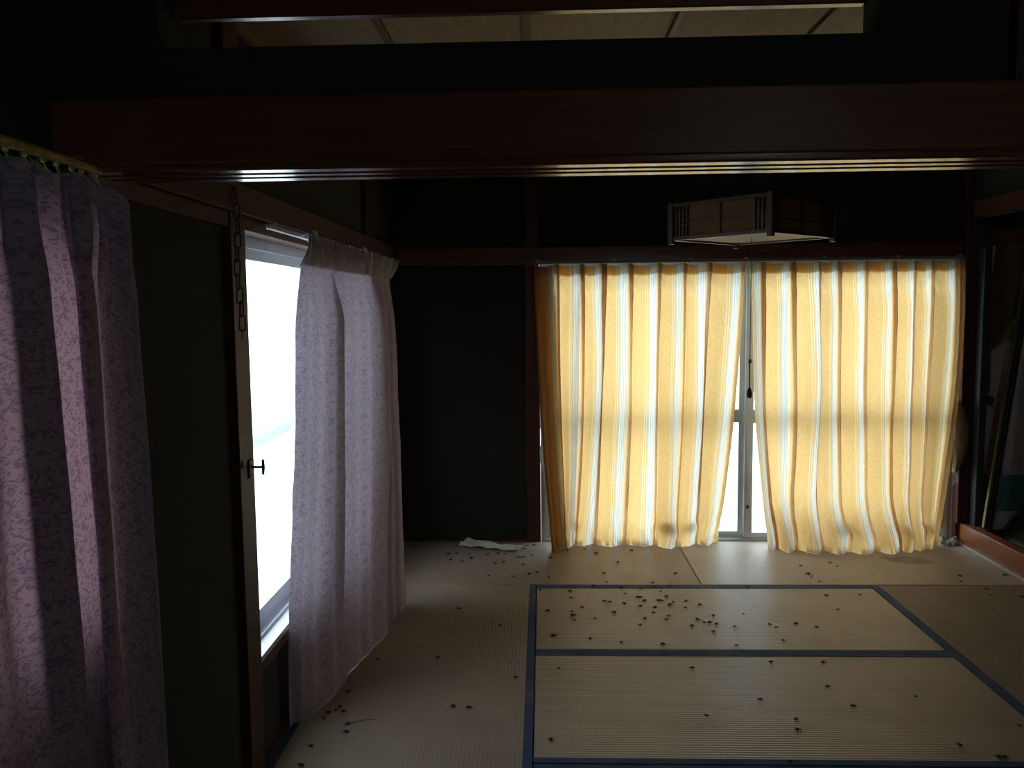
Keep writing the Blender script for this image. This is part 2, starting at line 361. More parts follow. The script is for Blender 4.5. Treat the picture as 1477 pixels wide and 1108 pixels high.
struct('wall_transom', [(XL, XR, 1.68, 1.77, 1.835, TZ0), (XL, TX0, 1.68, 1.77, TZ0, ZC), (TX1, XR, 1.68, 1.77, TZ0, ZC), (TX0, TX1, 1.68, 1.77, TZ1, ZC)], PLASTER, 'dark plastered strip above the lintel with a long transom opening')
struct('trim_18', [(TX0, TX1, 1.752, 1.778, 2.113, 2.15), (TX0, TX1, 1.70, 1.74, 2.15, TZ1), (TX0, TX1, 1.69, 1.752, 2.15, 2.165)], WOOD_X, 'dark transom panel and rail over the long opening', .003)
struct('trim_19', [(.90, .93, 1.655, 1.68, 1.93, ZC)], WOOD_Z, 'narrow dark post on the transom wall at upper right')

# ------------------------------------------------------------------ windows
def window(name, label): 
    o = empty(name, (0, 0, 0)); return tag(o, label, kind='structure')
w1 = window('window_1', 'wide aluminium sliding garden window behind the yellow curtains')
boxes('window_frame', [(-.014, 2.60, 5.312, 5.445, -.03, .012), (-.014, 2.60, 5.315, 5.445, 1.74, 1.785), (-.014, .016, 5.315, 5.445, .012, 1.74), (2.57, 2.60, 5.315, 5.445, .012, 1.74), (-.014, 2.60, 5.350, 5.354, .012, .024), (-.014, 2.60, 5.392, 5.396, .012, .024)], ALU, w1)
def sash(par, x0, x1, y, tag_=None):
    s = boxes('sash', [(x0, x0 + .052, y - .014, y + .014, .022, 1.74), (x1 - .052, x1, y - .014, y + .014, .022, 1.74), (x0 + .052, x1 - .052, y - .013, y + .013, .022, .052), (x0 + .052, x1 - .052, y - .013, y + .013, 1.70, 1.74), (x0 + .052, x1 - .052, y - .015, y + .015, .765, .850)], ALU, par)
    boxes('pane', [(x0 + .048, x1 - .048, y - .002, y + .002, .048, .769)], PANE, s)
    boxes('pane', [(x0 + .048, x1 - .048, y - .002, y + .002, .846, 1.704)], PANE, s)
    return s
sash(w1, .016, 1.312, 5.371); s2 = sash(w1, 1.292, 2.57, 5.334)
boxes('latch', [(1.306, 1.322, 5.312, 5.320, .212, .232)], IRON, s2)
w2 = window('window_2', 'bright aluminium window in the left wall beside the lilac curtain')
boxes('window_frame', [(-1.085, -.935, PY1, WY1, .352, .372), (-1.085, -1.0, PY1, WY1, 1.728, 1.765), (-1.085, -.975, PY1, PY1 + .012, .372, 1.728), (-1.085, -.975, WY1 - .012, WY1, .372, 1.728), (-1.025, -1.019, PY1, WY1, .372, .392), (-.992, -.985, PY1, WY1, .372, .384), (-1.062, -1.056, PY1, WY1, .372, .392)], ALU, w2)
boxes('window_sill', [(-1.085, -.930, PY1 - .001, WY1, .325, .352)], WOOD_Y, w2)
def sash2(par, y0, y1, x):
    s = boxes('sash', [(x - .013, x + .013, y0, y0 + .03, .392, 1.728), (x - .013, x + .013, y1 - .045, y1, .392, 1.728), (x - .012, x + .012, y0 + .03, y1 - .045, .392, .445), (x - .012, x + .012, y0 + .03, y1 - .045, 1.690, 1.728)], ALU, par)
    boxes('pane', [(x - .002, x + .002, y0 + .026, y1 - .041, .441, 1.694)], PANE, s)
sash2(w2, PY1 + .012, 3.56, -1.030); sash2(w2, 3.51, WY1 - .012, -1.064)
gr = boxes('guard_rail', [(-1.20, -1.17, PY1 - .2, WY1 + .2, .958, 1.002)], plain('painted_guard_rail', (.10, .13, .15), .6, 0, .1, 10, 0), w2)

w3 = window('window_3', 'window hidden behind the mauve curtain at the left edge')
boxes('window_frame', [(-1.085, -.955, .55, 1.57, .90, .93), (-1.085, -.955, .55, 1.57, 1.65, 1.68), (-1.085, -.955, .55, .58, .93, 1.65), (-1.085, -.955, 1.545, 1.57, .93, 1.65), (-1.06, -1.02, 1.03, 1.07, .93, 1.65)], ALU, w3)
boxes('light_blocking_board', [(-1.075, -1.062, .58, 1.35, .93, 1.65)], WOOD_Z, w3)  # unseen board added to dim the curtain beside its bright strip
boxes('pane', [(-1.042, -1.038, .58, 1.545, .93, 1.65)], PANE, w3)
w4 = window('added_window', 'added frosted window behind the viewer that lights the beam')
boxes('window_frame', [(1.0, 1.8, YN - .09, YN - .02, 1.05, 1.09), (1.0, 1.8, YN - .09, YN - .02, 1.81, 1.85), (1.0, 1.04, YN - .09, YN - .02, 1.09, 1.81), (1.76, 1.8, YN - .09, YN - .02, 1.09, 1.81)], ALU, w4)  # invented window, lets sky light reach the front of the beam
boxes('pane', [(1.04, 1.76, YN - .06, YN - .056, 1.09, 1.81)], PANE, w4)

# ------------------------------------------------------------------ tatami mats
def mat_thing(x0, x1, y0, y1, axis, bands, m, label, dz=0, bw=.033):
    g = .0025
    t = boxes('tatami_mat', [(x0 + g, x1 - g, y0 + g, y1 - g, -.05, dz)], m, None, .003)
    tag(t, label, 'tatami mat', 'tatami mats of the room floor')
    for bd in bands:
        wd = bw if not isinstance(bd, tuple) else bd[1]; e = bd if not isinstance(bd, tuple) else bd[0]
        q = {'front': (x0 + g, x1 - g, y0 + g - .001, y0 + g + wd), 'back': (x0 + g, x1 - g, y1 - g - wd, y1 - g + .001),
             'left': (x0 + g - .001, x0 + g + wd, y0 + g, y1 - g), 'right': (x1 - g - wd, x1 - g + .001, y0 + g, y1 - g)}[e]
        boxes('cloth_border', [(*q, -.03, dz + .0018)], HERI, t, .0008)['label'] = 'blue cloth border'
X1, YA = -.041, 4.450
XM = X1 + .9; X2 = X1 + 1.8
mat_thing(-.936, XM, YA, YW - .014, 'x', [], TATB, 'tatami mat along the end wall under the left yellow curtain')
mat_thing(XM, 2.612, YA, YW - .014, 'x', [], TATS, 'tatami mat along the end wall with a dark smeared stain', .001)
mat_thing(X1, X2, YA - .9, YA, 'x', ['front', ('back', .056)], TATX, 'centre tatami mat strewn with many dead insects')
mat_thing(X1, X2, YA - 1.8, YA - .9, 'x', ['front', 'back'], TATX, 'tatami mat nearest the viewer in the centre, with few insects', .001)
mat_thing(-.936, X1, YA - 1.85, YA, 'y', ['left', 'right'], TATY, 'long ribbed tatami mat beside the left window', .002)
mat_thing(X2, 2.612, YA - 1.85, YA, 'y', [('left', .042), 'right'], TATO, 'long brownish tatami mat in front of the alcove', 0)
mat_thing(X1, X2, 1.82, YA - 1.8, 'x', ['front', 'back'], TATX, 'tatami mat at the bottom edge of view showing its border', -.001)

# ------------------------------------------------------------------ yellow curtains
def gold_curtain(label, ss, xt, xb, ybot, seed, flap=None, bunch=()):
    rnd = random.Random(seed); s0, s1 = ss[0], ss[-1]
    amps = [rnd.uniform(.7, 1.3) for _ in range(16)]; wid = [rnd.choice((.0, .04, .06, .08, .10)) for _ in range(16)]; lean = [rnd.uniform(-.08, .08) for _ in range(16)]
    Zt = 1.784
    sl, q = [], s0                                                        # samples along the cloth, dense where it doubles over
    while q < s1 - 1e-6:
        sl.append(q); a = (q - .18) % 1.0
        q += .010 if a < .20 and q > -.6 else .030
    sl.append(s1)
    def fn(s, v, dy=0):
        a = (s - .18) % 1.0; k = int(math.floor(s - .18)) + 4
        P = max(.06, pl(ss, xt, min(s1, s + .5)) - pl(ss, xt, max(-.7, s - .5)))
        e = .3 * v + .7 * v ** 2.3
        x = lerp(pl(ss, xt, s), pl(ss, xb, s), e)
        bulge = math.sin(math.pi * min(1, max(0, (a - .16) / .84))) ** .8
        amp = (.012 + .050 * sm(v / .20) + .012 * v) * amps[k % 16]
        y = 5.245 - amp * bulge
        if s > -.6:                                                       # Z fold: over, back behind, and on again
            w_ = wid[k % 16] * P * (1.1 - .5 * sm(v / .5) + .9 * nse(k * 3.3, v * 2.2, seed)) 
            w_ = max(.002, w_)
            if a < .08: x += w_ * sm(a / .08); y -= .020 * sm(a / .08) * sm(v / .05 + .3)
            elif a < .12: t = (a - .08) / .04; x += lerp(w_, -w_ * 1.1, sm(t)); y += lerp(-.020, .010, sm(t)) * sm(v / .05 + .3)
            elif a < .22: t = (a - .12) / .10; x += lerp(-w_ * 1.1, 0, sm(t)); y += .010 * (1 - sm(t))
            x += lean[k % 16] * .25 * math.sin(math.pi * v)
        y -= .022 * nse(s * 1.3 + seed, v * 3.0, seed * 1.7) * sm(v * 2); x += .012 * nse(s * .9, v * 2.6, seed + 4.2) * sm(v * 3)
        low = sm((v - .80) / .20)
        y -= low * (5.235 - .03 - pl(ss, ybot, s)) * (.35 + .65 * low)
        y -= low * .030 * nse(s * 1.9, v * 8, seed + 8)
        z = Zt - v * 1.774
        z -= (1 - sm(v / .12)) * .018 * math.sin(math.pi * a)             # heading sags between hooks
        if v > .88: z += .022 * low * (nse(s * 1.6, 3.1, seed) + .15) * (1 - sm((v - .96) / .03))
        z = max(z, .0022 + .004 * abs(nse(s * 5, v * 20, seed))) if v < .985 else .0022
        y += .004 * nse(s * 9, v * 26, seed + 1) * (1 + 2 * low)          # small creases
        x += .006 * low * nse(s * 6, v * 24, seed + 2)
        for bs, ba in bunch:
            gq = math.exp(-((s - bs) / .35) ** 2 - ((v - .955) / .022) ** 2); y -= ba * gq; z += ba * .35 * gq * sm((.985 - v) / .02); x += ba * .6 * (s - bs) * gq
        swag = math.exp(-((v - .055 - .05 * math.sin(math.pi * a)) / .022) ** 2) * (1 - sm((v - .12) / .1))
        y += .008 * swag
        if flap and s < 0:                                                # the side edge stands out towards the room
            t = s / s0; y -= (.10 + .07 * v) * t ** 1.2 * sm(v / .12 + .35)
        return (x, min(y + dy, 5.274), z)
    nu = len(sl) - 1
    at = lambda u: sl[int(round(u * nu))]
    o = grid('yellow_curtain', nu, 110, lambda u, v: fn(at(u), v), GOLD, None, lambda u, v: (at(u), v * 1.78))
    tag(o, label, 'curtain', 'yellow striped curtains')
    s_in = [q for q in sl if q > -.65]; n2 = len(s_in) - 1; a2 = lambda u: s_in[int(round(u * n2))]
    grid('heading', n2, 5, lambda u, v: fn(a2(u), .002 + v * .036, .007), GOLD, o, lambda u, v: (a2(u), v * .07))
    if flap:                                                              # turned hem, layers added behind it to darken the edge
        for dy_ in (.012, .024):
            grid('turned_edge', 20, 60, lambda u, v, d_=dy_: fn(lerp(s0, .12, u), v, d_), GOLD, o, lambda u, v: (lerp(s0, .12, u), v * 1.78))
    k = math.ceil(max(s0, -.6) - .22)
    while k + .22 < s1:
        s = k + .22; x = pl(ss, xt, s)
        bm = bmesh.new(); tube(bm, [(x, 5.258, 1.745), (x, 5.262, 1.752), (x, 5.262, 1.776), (x, 5.2635, 1.788)], .0022, 5)
        link('curtain_hook', bm, ALU, o)
        k += 1
    return o
gold_curtain('left yellow striped curtain with a dark turned edge by the post', [-.75, 0, 1, 2, 3, 4, 5, 6, 7, 7.35],
    [-.043, .060, .219, .347, .509, .693, .859, .986, 1.215, 1.268], [.055, .135, .176, .281, .465, .673, .812, .942, 1.055, 1.124],
    [5.20, 5.17, 5.20, 5.22, 5.22, 5.20, 5.17, 5.20, 5.22, 5.24], 3.3, True, ((4.75, .085), (5.9, .05), (1.2, .04)))
gold_curtain('right yellow striped curtain with its hem spreading on the tatami', [-.3, 0, 1, 2, 3, 4, 5, 6, 7, 8, 8.45],
    [1.285, 1.325, 1.502, 1.695, 1.796, 1.959, 2.131, 2.273, 2.369, 2.506, 2.588], [1.400, 1.440, 1.520, 1.694, 1.838, 2.002, 2.17, 2.262, 2.35, 2.417, 2.470],
    [5.16, 5.12, 5.06, 5.05, 5.04, 5.05, 5.06, 5.08, 5.12, 5.18, 5.20], 9.1, None, ((3.2, .06), (5.6, .05), (7.4, .07)))
# rail for the yellow curtains
rl = boxes('curtain_rail', [(-.04, 2.595, 5.255, 5.272, 1.790, 1.803), (-.04, 2.595, 5.255, 5.258, 1.786, 1.790), (-.04, 2.595, 5.269, 5.272, 1.786, 1.790)], plain('grey_rail', (.16, .17, .17), .5, .3, .1, 15, 0))
tag(rl, 'pale metal curtain rail above the yellow curtains', 'curtain rail')
for x in (-.02, .45, .93, 1.27, 1.75, 2.2, 2.57):
    boxes('bracket', [(x - .009, x + .009, 5.250, 5.279, 1.803, 1.808)], RAILM, rl)

# tiebacks beside the garden window
bm = bmesh.new()
tube(bm, [(-.012, 5.285, .90), (-.016, 5.268, .88), (-.014, 5.262, .80), (-.010, 5.262, .72), (-.006, 5.262, .66)], .003, 6)
tb = link('curtain_tieback', bm, WHITECORD, None, True)
tag(tb, 'white tasselled cord tieback hanging left of the yellow curtains', 'tieback')
bm = bmesh.new()
for dx, dy in ((-.010, 0), (.008, .004), (.016, -.004)):
    tube(bm, [(-.006, 5.262, .66), (-.006 + dx, 5.258 + dy, .60), (-.002 + dx * 1.2, 5.258 + dy, .54), (.006, 5.26, .475)], .004, 6)
link('cord_loop', bm, WHITECORD, tb, True)
bm = bmesh.new(); tube(bm, [(.006, 5.26, .48), (.008, 5.26, .465), (.009, 5.26, .445), (.010, 5.26, .42)], [.004, .009, .006, .011], 7)
link('tassel', bm, WHITECORD, tb, True)
def tbf(u, v):
    z = lerp(.915, .46, v); wd = .018 + .052 * math.sin(math.pi * min(1, v * 1.02)) ** .8
    x = 2.553 + (u) * (wd + .018) + .012 * math.sin(v * 3); y = 5.228 + .02 * (u - .5) ** 2 - .018 * math.sin(math.pi * u) + .006 * nse(u * 5, v * 7, 2)
    return (x, y, z)
GOLDT = plain('gold_tieback_cloth', (.30, .19, .085), .85, 0, .2, 40, .2)
t2 = grid('curtain_tieback', 10, 24, tbf, GOLDT, None, lambda u, v: (u * .6 + .62, v))
tag(t2, 'gold cloth tieback bulging out at the right yellow curtain edge', 'tieback')
bm = bmesh.new(); tube(bm, [(2.575, 5.232, .955), (2.575, 5.215, .95), (2.572, 5.208, .93), (2.576, 5.21, .915)], .006, 6); link('tieback_ring', bm, RAILM, t2, True)
bm = bmesh.new()
for k in range(4): tube(bm, [(2.555 + k * .006, 5.21, .47), (2.56 + k * .008, 5.205, .43), (2.556 + k * .009, 5.208, .385 + .012 * (k % 2))], .002, 5)
link('fringe', bm, WHITECORD, t2, True)

# ------------------------------------------------------------------ lilac curtain at the left window
def poly(pts, t):
    d = [0]
    for a, b in zip(pts, pts[1:]): d.append(d[-1] + math.dist(a, b))
    q = t * d[-1]
    return tuple(pl(d, [p[i] for p in pts], q) for i in range(2))
top_path = [(-.866, 3.03), (-.862, 3.30), (-.858, 4.0), (-.850, 4.62), (-.872, 4.30)]
mid_path = [(-.885, 2.98), (-.860, 3.28), (-.840, 3.75), (-.800, 4.50), (-.91, 4.20)]
bot_path = [(-.905, 2.86), (-.872, 3.08), (-.80, 3.66), (-.705, 4.12), (-.91, 4.05)]
LU = [0, .03, .08, .15, .19, .225, .26, .34, .44, .515, .545, .585, .63, .72, .80, .87, 1]
LXO = [-.02, .010, .022, .040, .040, -.055, -.030, .022, .040, .060, .050, -.060, -.030, .012, .016, .0, 0]
LYO = [0, .0, .0, .05, .090, -.09, -.08, -.01, .03, .130, .120, -.14, -.10, 0, .0, 0, 0]
def spl(xs, ys, x):
    for i in range(len(xs) - 1):
        if x <= xs[i + 1]: return lerp(ys[i], ys[i + 1], sm((x - xs[i]) / (xs[i + 1] - xs[i])))
    return ys[-1]
def lil(u, v):
    up, mp, bp = poly(top_path, u), poly(mid_path, u), poly(bot_path, u)
    a = sm(v / .35); b = sm((v - .25) / .75)
    x = lerp(lerp(up[0], mp[0], a), bp[0], b); y = lerp(lerp(up[1], mp[1], a), bp[1], b)
    w1 = u + .012 * math.sin(v * 4 + u * 6)
    g = .25 + .75 * sm((v - .05) / .14); g *= 1 + .25 * v
    x += g * spl(LU, LXO, w1); y += g * spl(LU, LYO, w1)
    x += .006 * math.sin(2 * math.pi * 17 * u + 2 * nse(u * 6, v * 1.5, 2)) * sm(v * 5) * (1 - .6 * v) + .016 * nse(u * 4 + 3, v * 2.5, 5.5) * sm(v * 2)
    pz = abs((u * 15) % 1.0 * 2 - 1)
    hd = 1 - sm(v / .075)
    x += (.034 * (pz - .5) * hd + .020 * (1 - sm((v - .03) / .05))) * (1 if u < .85 else .2); y += .030 * (1 - pz) * hd + .08 * sm((u - .7) / .1) * hd * (1 if u < .86 else 0)                # stiff heading leaning in pinch pleats
    zt = 1.797 - .016 * pz * hd
    zb = .006 + .012 * abs(nse(u * 9, 2.2, 1))
    z = lerp(zt, zb, v)
    x += .004 * nse(u * 22, v * 14, 7) * sm(v * 3)
    return (max(x, lerp(-.880, -.922, sm((v - .02) / .12))), y, z)
lc = grid('lilac_curtain', 300, 80, lil, LILAC, None, lambda u, v: (u * 2.7, v * 1.74))
tag(lc, 'faded lilac patterned curtain hanging at the bright left window', 'curtain')
def tape(u, v):
    p = Vector(lil(.47 + u * .34, .002 + v * .062)); f = (u * 11) % 1.0
    return (p.x + .006 + .020 * f - .010 * v * f, p.y - .002 + .012 * f, p.z + .006 * f * (1 - v))
grid('header_tape', 176, 5, tape, TAPE, lc, None, False)['label'] = 'grey stiffened heading with pleats'
grid('heading', 156, 5, lambda u, v: (lambda p: (max(p[0] - .007, -.884), p[1], p[2]))(lil(u * .87, .003 + v * .066)), TAPE, lc)['label'] = 'stiff heading strip inside the top edge'
for nm_, o_ in (('darkening_layer', .028), ('darkening_layer', .050)):                  # unseen layers added behind to darken the far side
    grid(nm_, 40, 40, lambda u, v, o_=o_: (max(-.925, lil(.60 + u * .25, v)[0] - o_), lil(.60 + u * .25, v)[1] + .02, lil(.60 + u * .25, v)[2] - .004 * (1 - v)), LILAC, lc, lambda u, v: (1.6 + u * .7, v * 1.74))
for u in (.03, .40):
    p = Vector(lil(u, .0))
    grid('lining_fold', 6, 8, lambda a, b, p=p: (p.x + .012 + .010 * math.sin(3 * a) - .004 * b, p.y - .03 + .06 * a + .05 * b, p.z + .012 - .085 * b * (.4 + a)), LINING, lc)['label'] = 'pale green lining turned outward'
for i in range(9):
    p = Vector(lil((i + .15) / 9, .0))
    bm = bmesh.new(); tube(bm, [(p.x - .004, p.y, p.z - .03), (p.x - .012, p.y, p.z - .025), (p.x - .012, p.y, p.z + .006), (-.893, p.y, 1.780)], .002, 5); link('curtain_hook', bm, RAILM, lc)
r2 = boxes('curtain_rail', [(-.902, -.886, 2.74, 4.60, 1.787, 1.796), (-.902, -.899, 2.74, 4.60, 1.781, 1.787), (-.889, -.886, 2.74, 4.60, 1.781, 1.787)], RAILM)
tag(r2, 'white curtain rail above the bright left window', 'curtain rail')
for y in (2.80, 3.4, 4.0, 4.55):
    boxes('bracket', [(-.927, -.888, y - .008, y + .008, 1.796, 1.801)], RAILM, r2)
bm = bmesh.new(); ell(bm, (-.893, 2.733, 1.787), .008, .008, .010); link('end_cap', bm, RAILM, r2, True)

# ------------------------------------------------------------------ mauve curtain nearest the viewer
MP = [(.95, -.875), (1.08, -.846), (1.17, -.880), (1.26, -.850), (1.33, -.872), (1.40, -.848), (1.445, -.836), (1.437, -.856), (1.395, -.864), (1.375, -.876), (1.40, -.884), (1.47, -.872), (1.56, -.868),
      (1.615, -.872), (1.628, -.866), (1.605, -.856), (1.568, -.848), (1.580, -.836), (1.64, -.846), (1.70, -.872), (1.75, -.862), (1.79, -.846), (1.80, -.843)]
MP = [(pl([.95, 1.445, 1.568, 1.80], [.93, 1.395, 1.492, 1.715], a), b) for a, b in MP]
MD = [0]
for a_, b_ in zip(MP, MP[1:]): MD.append(MD[-1] + math.dist(a_, b_))
def cat(p0, p1, p2, p3, t): return .5 * (2 * p1 + (p2 - p0) * t + (2 * p0 - 5 * p1 + 4 * p2 - p3) * t * t + (3 * p1 - p0 - 3 * p2 + p3) * t ** 3)
def mau(u, v):
    q = u * MD[-1]; i = max(k for k in range(len(MD) - 1) if MD[k] <= q + 1e-9); t = (q - MD[i]) / (MD[i + 1] - MD[i])
    P = [MP[max(0, min(len(MP) - 1, i + k))] for k in (-1, 0, 1, 2)]
    y = cat(*[p[0] for p in P], t); x = cat(*[p[1] for p in P], t)
    y += .045 * v * math.exp(-((y - 1.37) / .10) ** 2) + .012 * v
    x += .012 * v + .010 * nse(y * 5, v * 2, 9) * sm(v * 3)
    x += .013 * math.cos(2 * math.pi * y / .055 + 1.0) * (1 - sm((v - .05) / .07)) + .004
    y -= .012 * (1 - v)
    z = lerp(1.755 - .010 * math.cos(2 * math.pi * y / .055 + 1.0) * (1 - sm(v / .1)) - .022 * sm((y - 1.65) / .05), .02, v)
    x += .003 * nse(y * 15, v * 9, 3)
    return (max(x, -.896), y, z)
mc = grid('mauve_curtain', 300, 70, mau, PINK, None, lambda u, v: (u * MD[-1], v * 1.74))
tag(mc, 'large mauve damask curtain nearest the viewer at the left edge', 'curtain')
bm = bmesh.new(); tube(bm, [Vector(mau(1, v / 50)) for v in range(51)], .0035, 5); link('selvedge', bm, TAPE, mc, True)['label'] = 'frayed pale edge'
r3 = empty('curtain_rail', (-.875, 1.2, 1.8)); tag(r3, 'tarnished double brass curtain rail over the mauve curtain', 'curtain rail')
boxes('rail_track', [(-.884, -.868, .80, 1.655, 1.786, 1.800)], BRASS, r3, .002)
boxes('rail_track', [(-.925, -.908, .80, 1.62, 1.800, 1.816)], BRASS, r3, .002)
for y in (1.0, 1.30, 1.58): boxes('bracket', [(-.951, -.870, y - .009, y + .009, 1.802, 1.807)], BRASS, r3)
rn = random.Random(5)
for i in range(13):
    y = 1.10 + i * .045 + rn.uniform(-.008, .008)
    bm = bmesh.new(); ell(bm, (-.876, y, 1.782), .006, .007, .006, 7, 4); tube(bm, [(-.876, y, 1.779), (-.874, y + .003, 1.770), (-.873, y + .006, 1.766)], .0025, 5)
    link('runner', bm, HOOKM, r3, True)
for i, u in enumerate((.36, .42, .60, .66, .80, .86)):
    p = Vector(mau(u, 0)); sgn = rn.uniform(.6, 1.3)
    grid('lining_fold', 4, 4, lambda a, b, p=p, q=sgn: (p.x + .010 + .006 * b, p.y - .015 + .045 * a * q, p.z + .014 - .030 * a * q * .7 - .016 * b), LINING, mc)['label'] = 'pale green heading stiffener showing above the cloth'

# ------------------------------------------------------------------ pendant lamp
LX, LY, LZ0, LZ1, HS = .825, 3.335, 1.768, 1.915, .220
lamp = empty('pendant_lamp', (LX, LY, LZ0)); lamp.rotation_euler = (0, 0, R(43.0))
tag(lamp, 'square wooden lattice pendant lamp hanging from the ceiling', 'lamp')
def lpart(name, lst, m, parent=lamp, bev=0):
    o = boxes(name, lst, m, None, bev); o.parent = parent; return o
H = LZ1 - LZ0
for sx in (-1, 1):
    for sy in (-1, 1):
        lpart('corner_post', [(sx * HS - .011, sx * HS + .011, sy * HS - .011, sy * HS + .011, -.012, H)], LAMPWOOD, lamp, .002)
def side(k, a0, a1, d0, d1, z0, z1):
    """a box on side k of the square: a along the side, d outward distance"""
    if k == 0: return (a0, a1, -d1, -d0, z0, z1)
    if k == 1: return (d0, d1, a0, a1, z0, z1)
    if k == 2: return (-a1, -a0, d0, d1, z0, z1)
    return (-d1, -d0, -a1, -a0, z0, z1)
E_ = HS - .011
for k in range(4):
    lpart('rail', [side(k, -E_, E_, HS - .009, HS + .005, .002, .016)], LAMPWOOD)
    lpart('rail', [side(k, -E_, E_, HS - .009, HS + .005, H - .016, H - .003)], LAMPWOOD)
    lpart('shade_panel', [side(k, -E_ * .74, E_ * .74, HS - .014, HS - .0115, .014, H - .012)], LPAPER)
    for a in (-.96, -.88, -.80, -.72, 0, .72, .80, .88, .96):
        lpart('lattice_bar', [side(k, a * E_ - .0035, a * E_ + .0035, HS - .011, HS - .003, .016, H - .016)], LAMPWOOD)
    for z in (.058, .078):
        lpart('lattice_bar', [side(k, -E_, E_, HS - .010, HS - .005, z - .0025, z + .0025)], LAMPWOOD)
    for z in (.035, .10, .115):
        for q in (-1, 1): lpart('lattice_bar', [side(k, min(q * E_ * .73, q * E_), max(q * E_ * .73, q * E_), HS - .010, HS - .006, z - .002, z + .002)], LAMPWOOD)
lpart('bottom_panel', [(-HS + .02, HS - .02, -HS + .02, HS - .02, .008, .012)], LACRYL)
lpart('top_plate', [(-HS * .5, HS * .5, -HS * .5, HS * .5, H - .02, H - .008)], LAMPWOOD)
bm = bmesh.new(); tube(bm, [(0, 0, H - .01), (0, 0, ZC - LZ0 - .03)], .004, 6); o = link('cord', bm, BLACK); o.parent = lamp
bm = bmesh.new(); tube(bm, [(0, 0, ZC - LZ0 - .035), (0, 0, ZC - LZ0 - .012), (0, 0, ZC - LZ0 - .008)], [.03, .045, .045], 12); o = link('ceiling_cap', bm, LAMPWOOD); o.parent = lamp
bm = bmesh.new(); tube(bm, [(0, 0, .008), (.001, 0, -.30), (0, 0, 1.305 - LZ0)], .0014, 5)
pc = link('pull_cord', bm, IRON); pc.parent = lamp
bm = bmesh.new(); tube(bm, [(0, 0, 1.30 - LZ0), (.001, 0, 1.18 - LZ0)], .0026, 5); tube(bm, [(-.016, -.016, 1.288 - LZ0), (-.006, -.006, 1.300 - LZ0), (.003, .003, 1.300 - LZ0), (.004, .006, 1.284 - LZ0)], .003, 5)
o = link('cord_knot', bm, IRON); o.parent = pc
bm = bmesh.new(); tube(bm, [(0, 0, 1.186 - LZ0), (0, 0, 1.172 - LZ0), (0, 0, 1.160 - LZ0), (0, 0, 1.146 - LZ0)], [.004, .009, .011, .008], 10); o = link('pull_weight', bm, IRON, None, True); o.parent = pc

# ------------------------------------------------------------------ chain and window latch on the left post
ch = empty('chain', (-.905, 2.478, 1.87)); tag(ch, 'aged iron chain hanging on the post beside the left window', 'chain')
def stadium(a, b, n=6):
    P = []
    for i in range(n + 1): t = math.pi * i / n; P.append((math.cos(t) * a, 0, b + math.sin(t) * a))
    for i in range(n + 1): t = math.pi + math.pi * i / n; P.append((math.cos(t) * a, 0, -b + math.sin(t) * a))
    return P
bm = bmesh.new(); tube(bm, stadium(.0085, .0155), .0028, 6, True); lm = bpy.data.meshes.new('link'); bm.to_mesh(lm); bm.free(); lm.materials.append(IRON)
for p_ in lm.polygons: p_.use_smooth = True
z = 1.846; i = 0
while z > 1.475:
    o = bpy.data.objects.new('link', lm); C.objects.link(o); o.parent = ch
    o.location = (.004 * math.sin(i * .9), .002 * i * .5, z - 1.87); o.rotation_euler = (0, R(2), R(80) if i % 2 == 0 else R(8)); z -= .041; i += 1
bm = bmesh.new(); tube(bm, [(-.93 + .905, 0, .008), (.0, 0, .006), (.004, 0, -.001)], .003, 6); o = link('nail', bm, IRON); o.parent = ch
bm = bmesh.new(); tube(bm, [(.0, .010, 1.468 - 1.87), (.001, .011, 1.45 - 1.87), (-.001, .012, 1.425 - 1.87)], .0014, 5); o = link('wire', bm, IRON); o.parent = ch
lk = empty('window_latch', (-.927, 2.575, 1.02)); tag(lk, 'steel screw latch with a T handle on the left window post', 'latch')
boxes('latch_plate', [(-.928, -.922, 2.556, 2.594, .985, 1.045)], IRON, lk, .002)
bm = bmesh.new(); tube(bm, [(-.924, 2.575, 1.02), (-.886, 2.575, 1.02)], .004, 8); link('screw', bm, IRON, lk, True)
bm = bmesh.new(); tube(bm, [(-.886, 2.574, .996), (-.885, 2.575, 1.02), (-.886, 2.576, 1.044)], [.0042, .0055, .0042], 8); link('t_handle', bm, IRON, lk, True)
boxes('keeper', [(-.928, -.924, 2.505, 2.518, 1.03, 1.052)], IRON, lk)

# ------------------------------------------------------------------ things in the alcove
pole = empty('leaning_strip', (2.688, 5.10, .13)); tag(pole, 'long dark strip with a brass edge leaning in the alcove', 'strip')
d = (Vector((2.955, 5.215, 1.90)) - Vector((2.688, 5.10, .1335))); pole.rotation_mode = 'QUATERNION'
zx = d.normalized(); xx = Vector((1, 0, 0)); xx = (xx - zx * xx.dot(zx)).normalized(); yx = zx.cross(xx)
pole.rotation_quaternion = Matrix((xx, yx, zx)).transposed().to_quaternion(); pole.location = (2.7, 5.10, .138)
for nm, b, m in (('core', (0.008, .044, 0, .022, 0, d.length), BLACK), ('brass_edge', (-.008, .008, -.004, .020, 0, d.length), plain('dull_brass', (.20, .155, .06), .5, .6, .3, 40, .1)), ('inlay', (.022, .030, -.003, .002, .01, d.length), GREENBLK), ('outer_lip', (.044, .050, -.002, .022, 0, d.length), BLACK)):
    o = boxes(nm, [b], m, None, .001); o.parent = pole
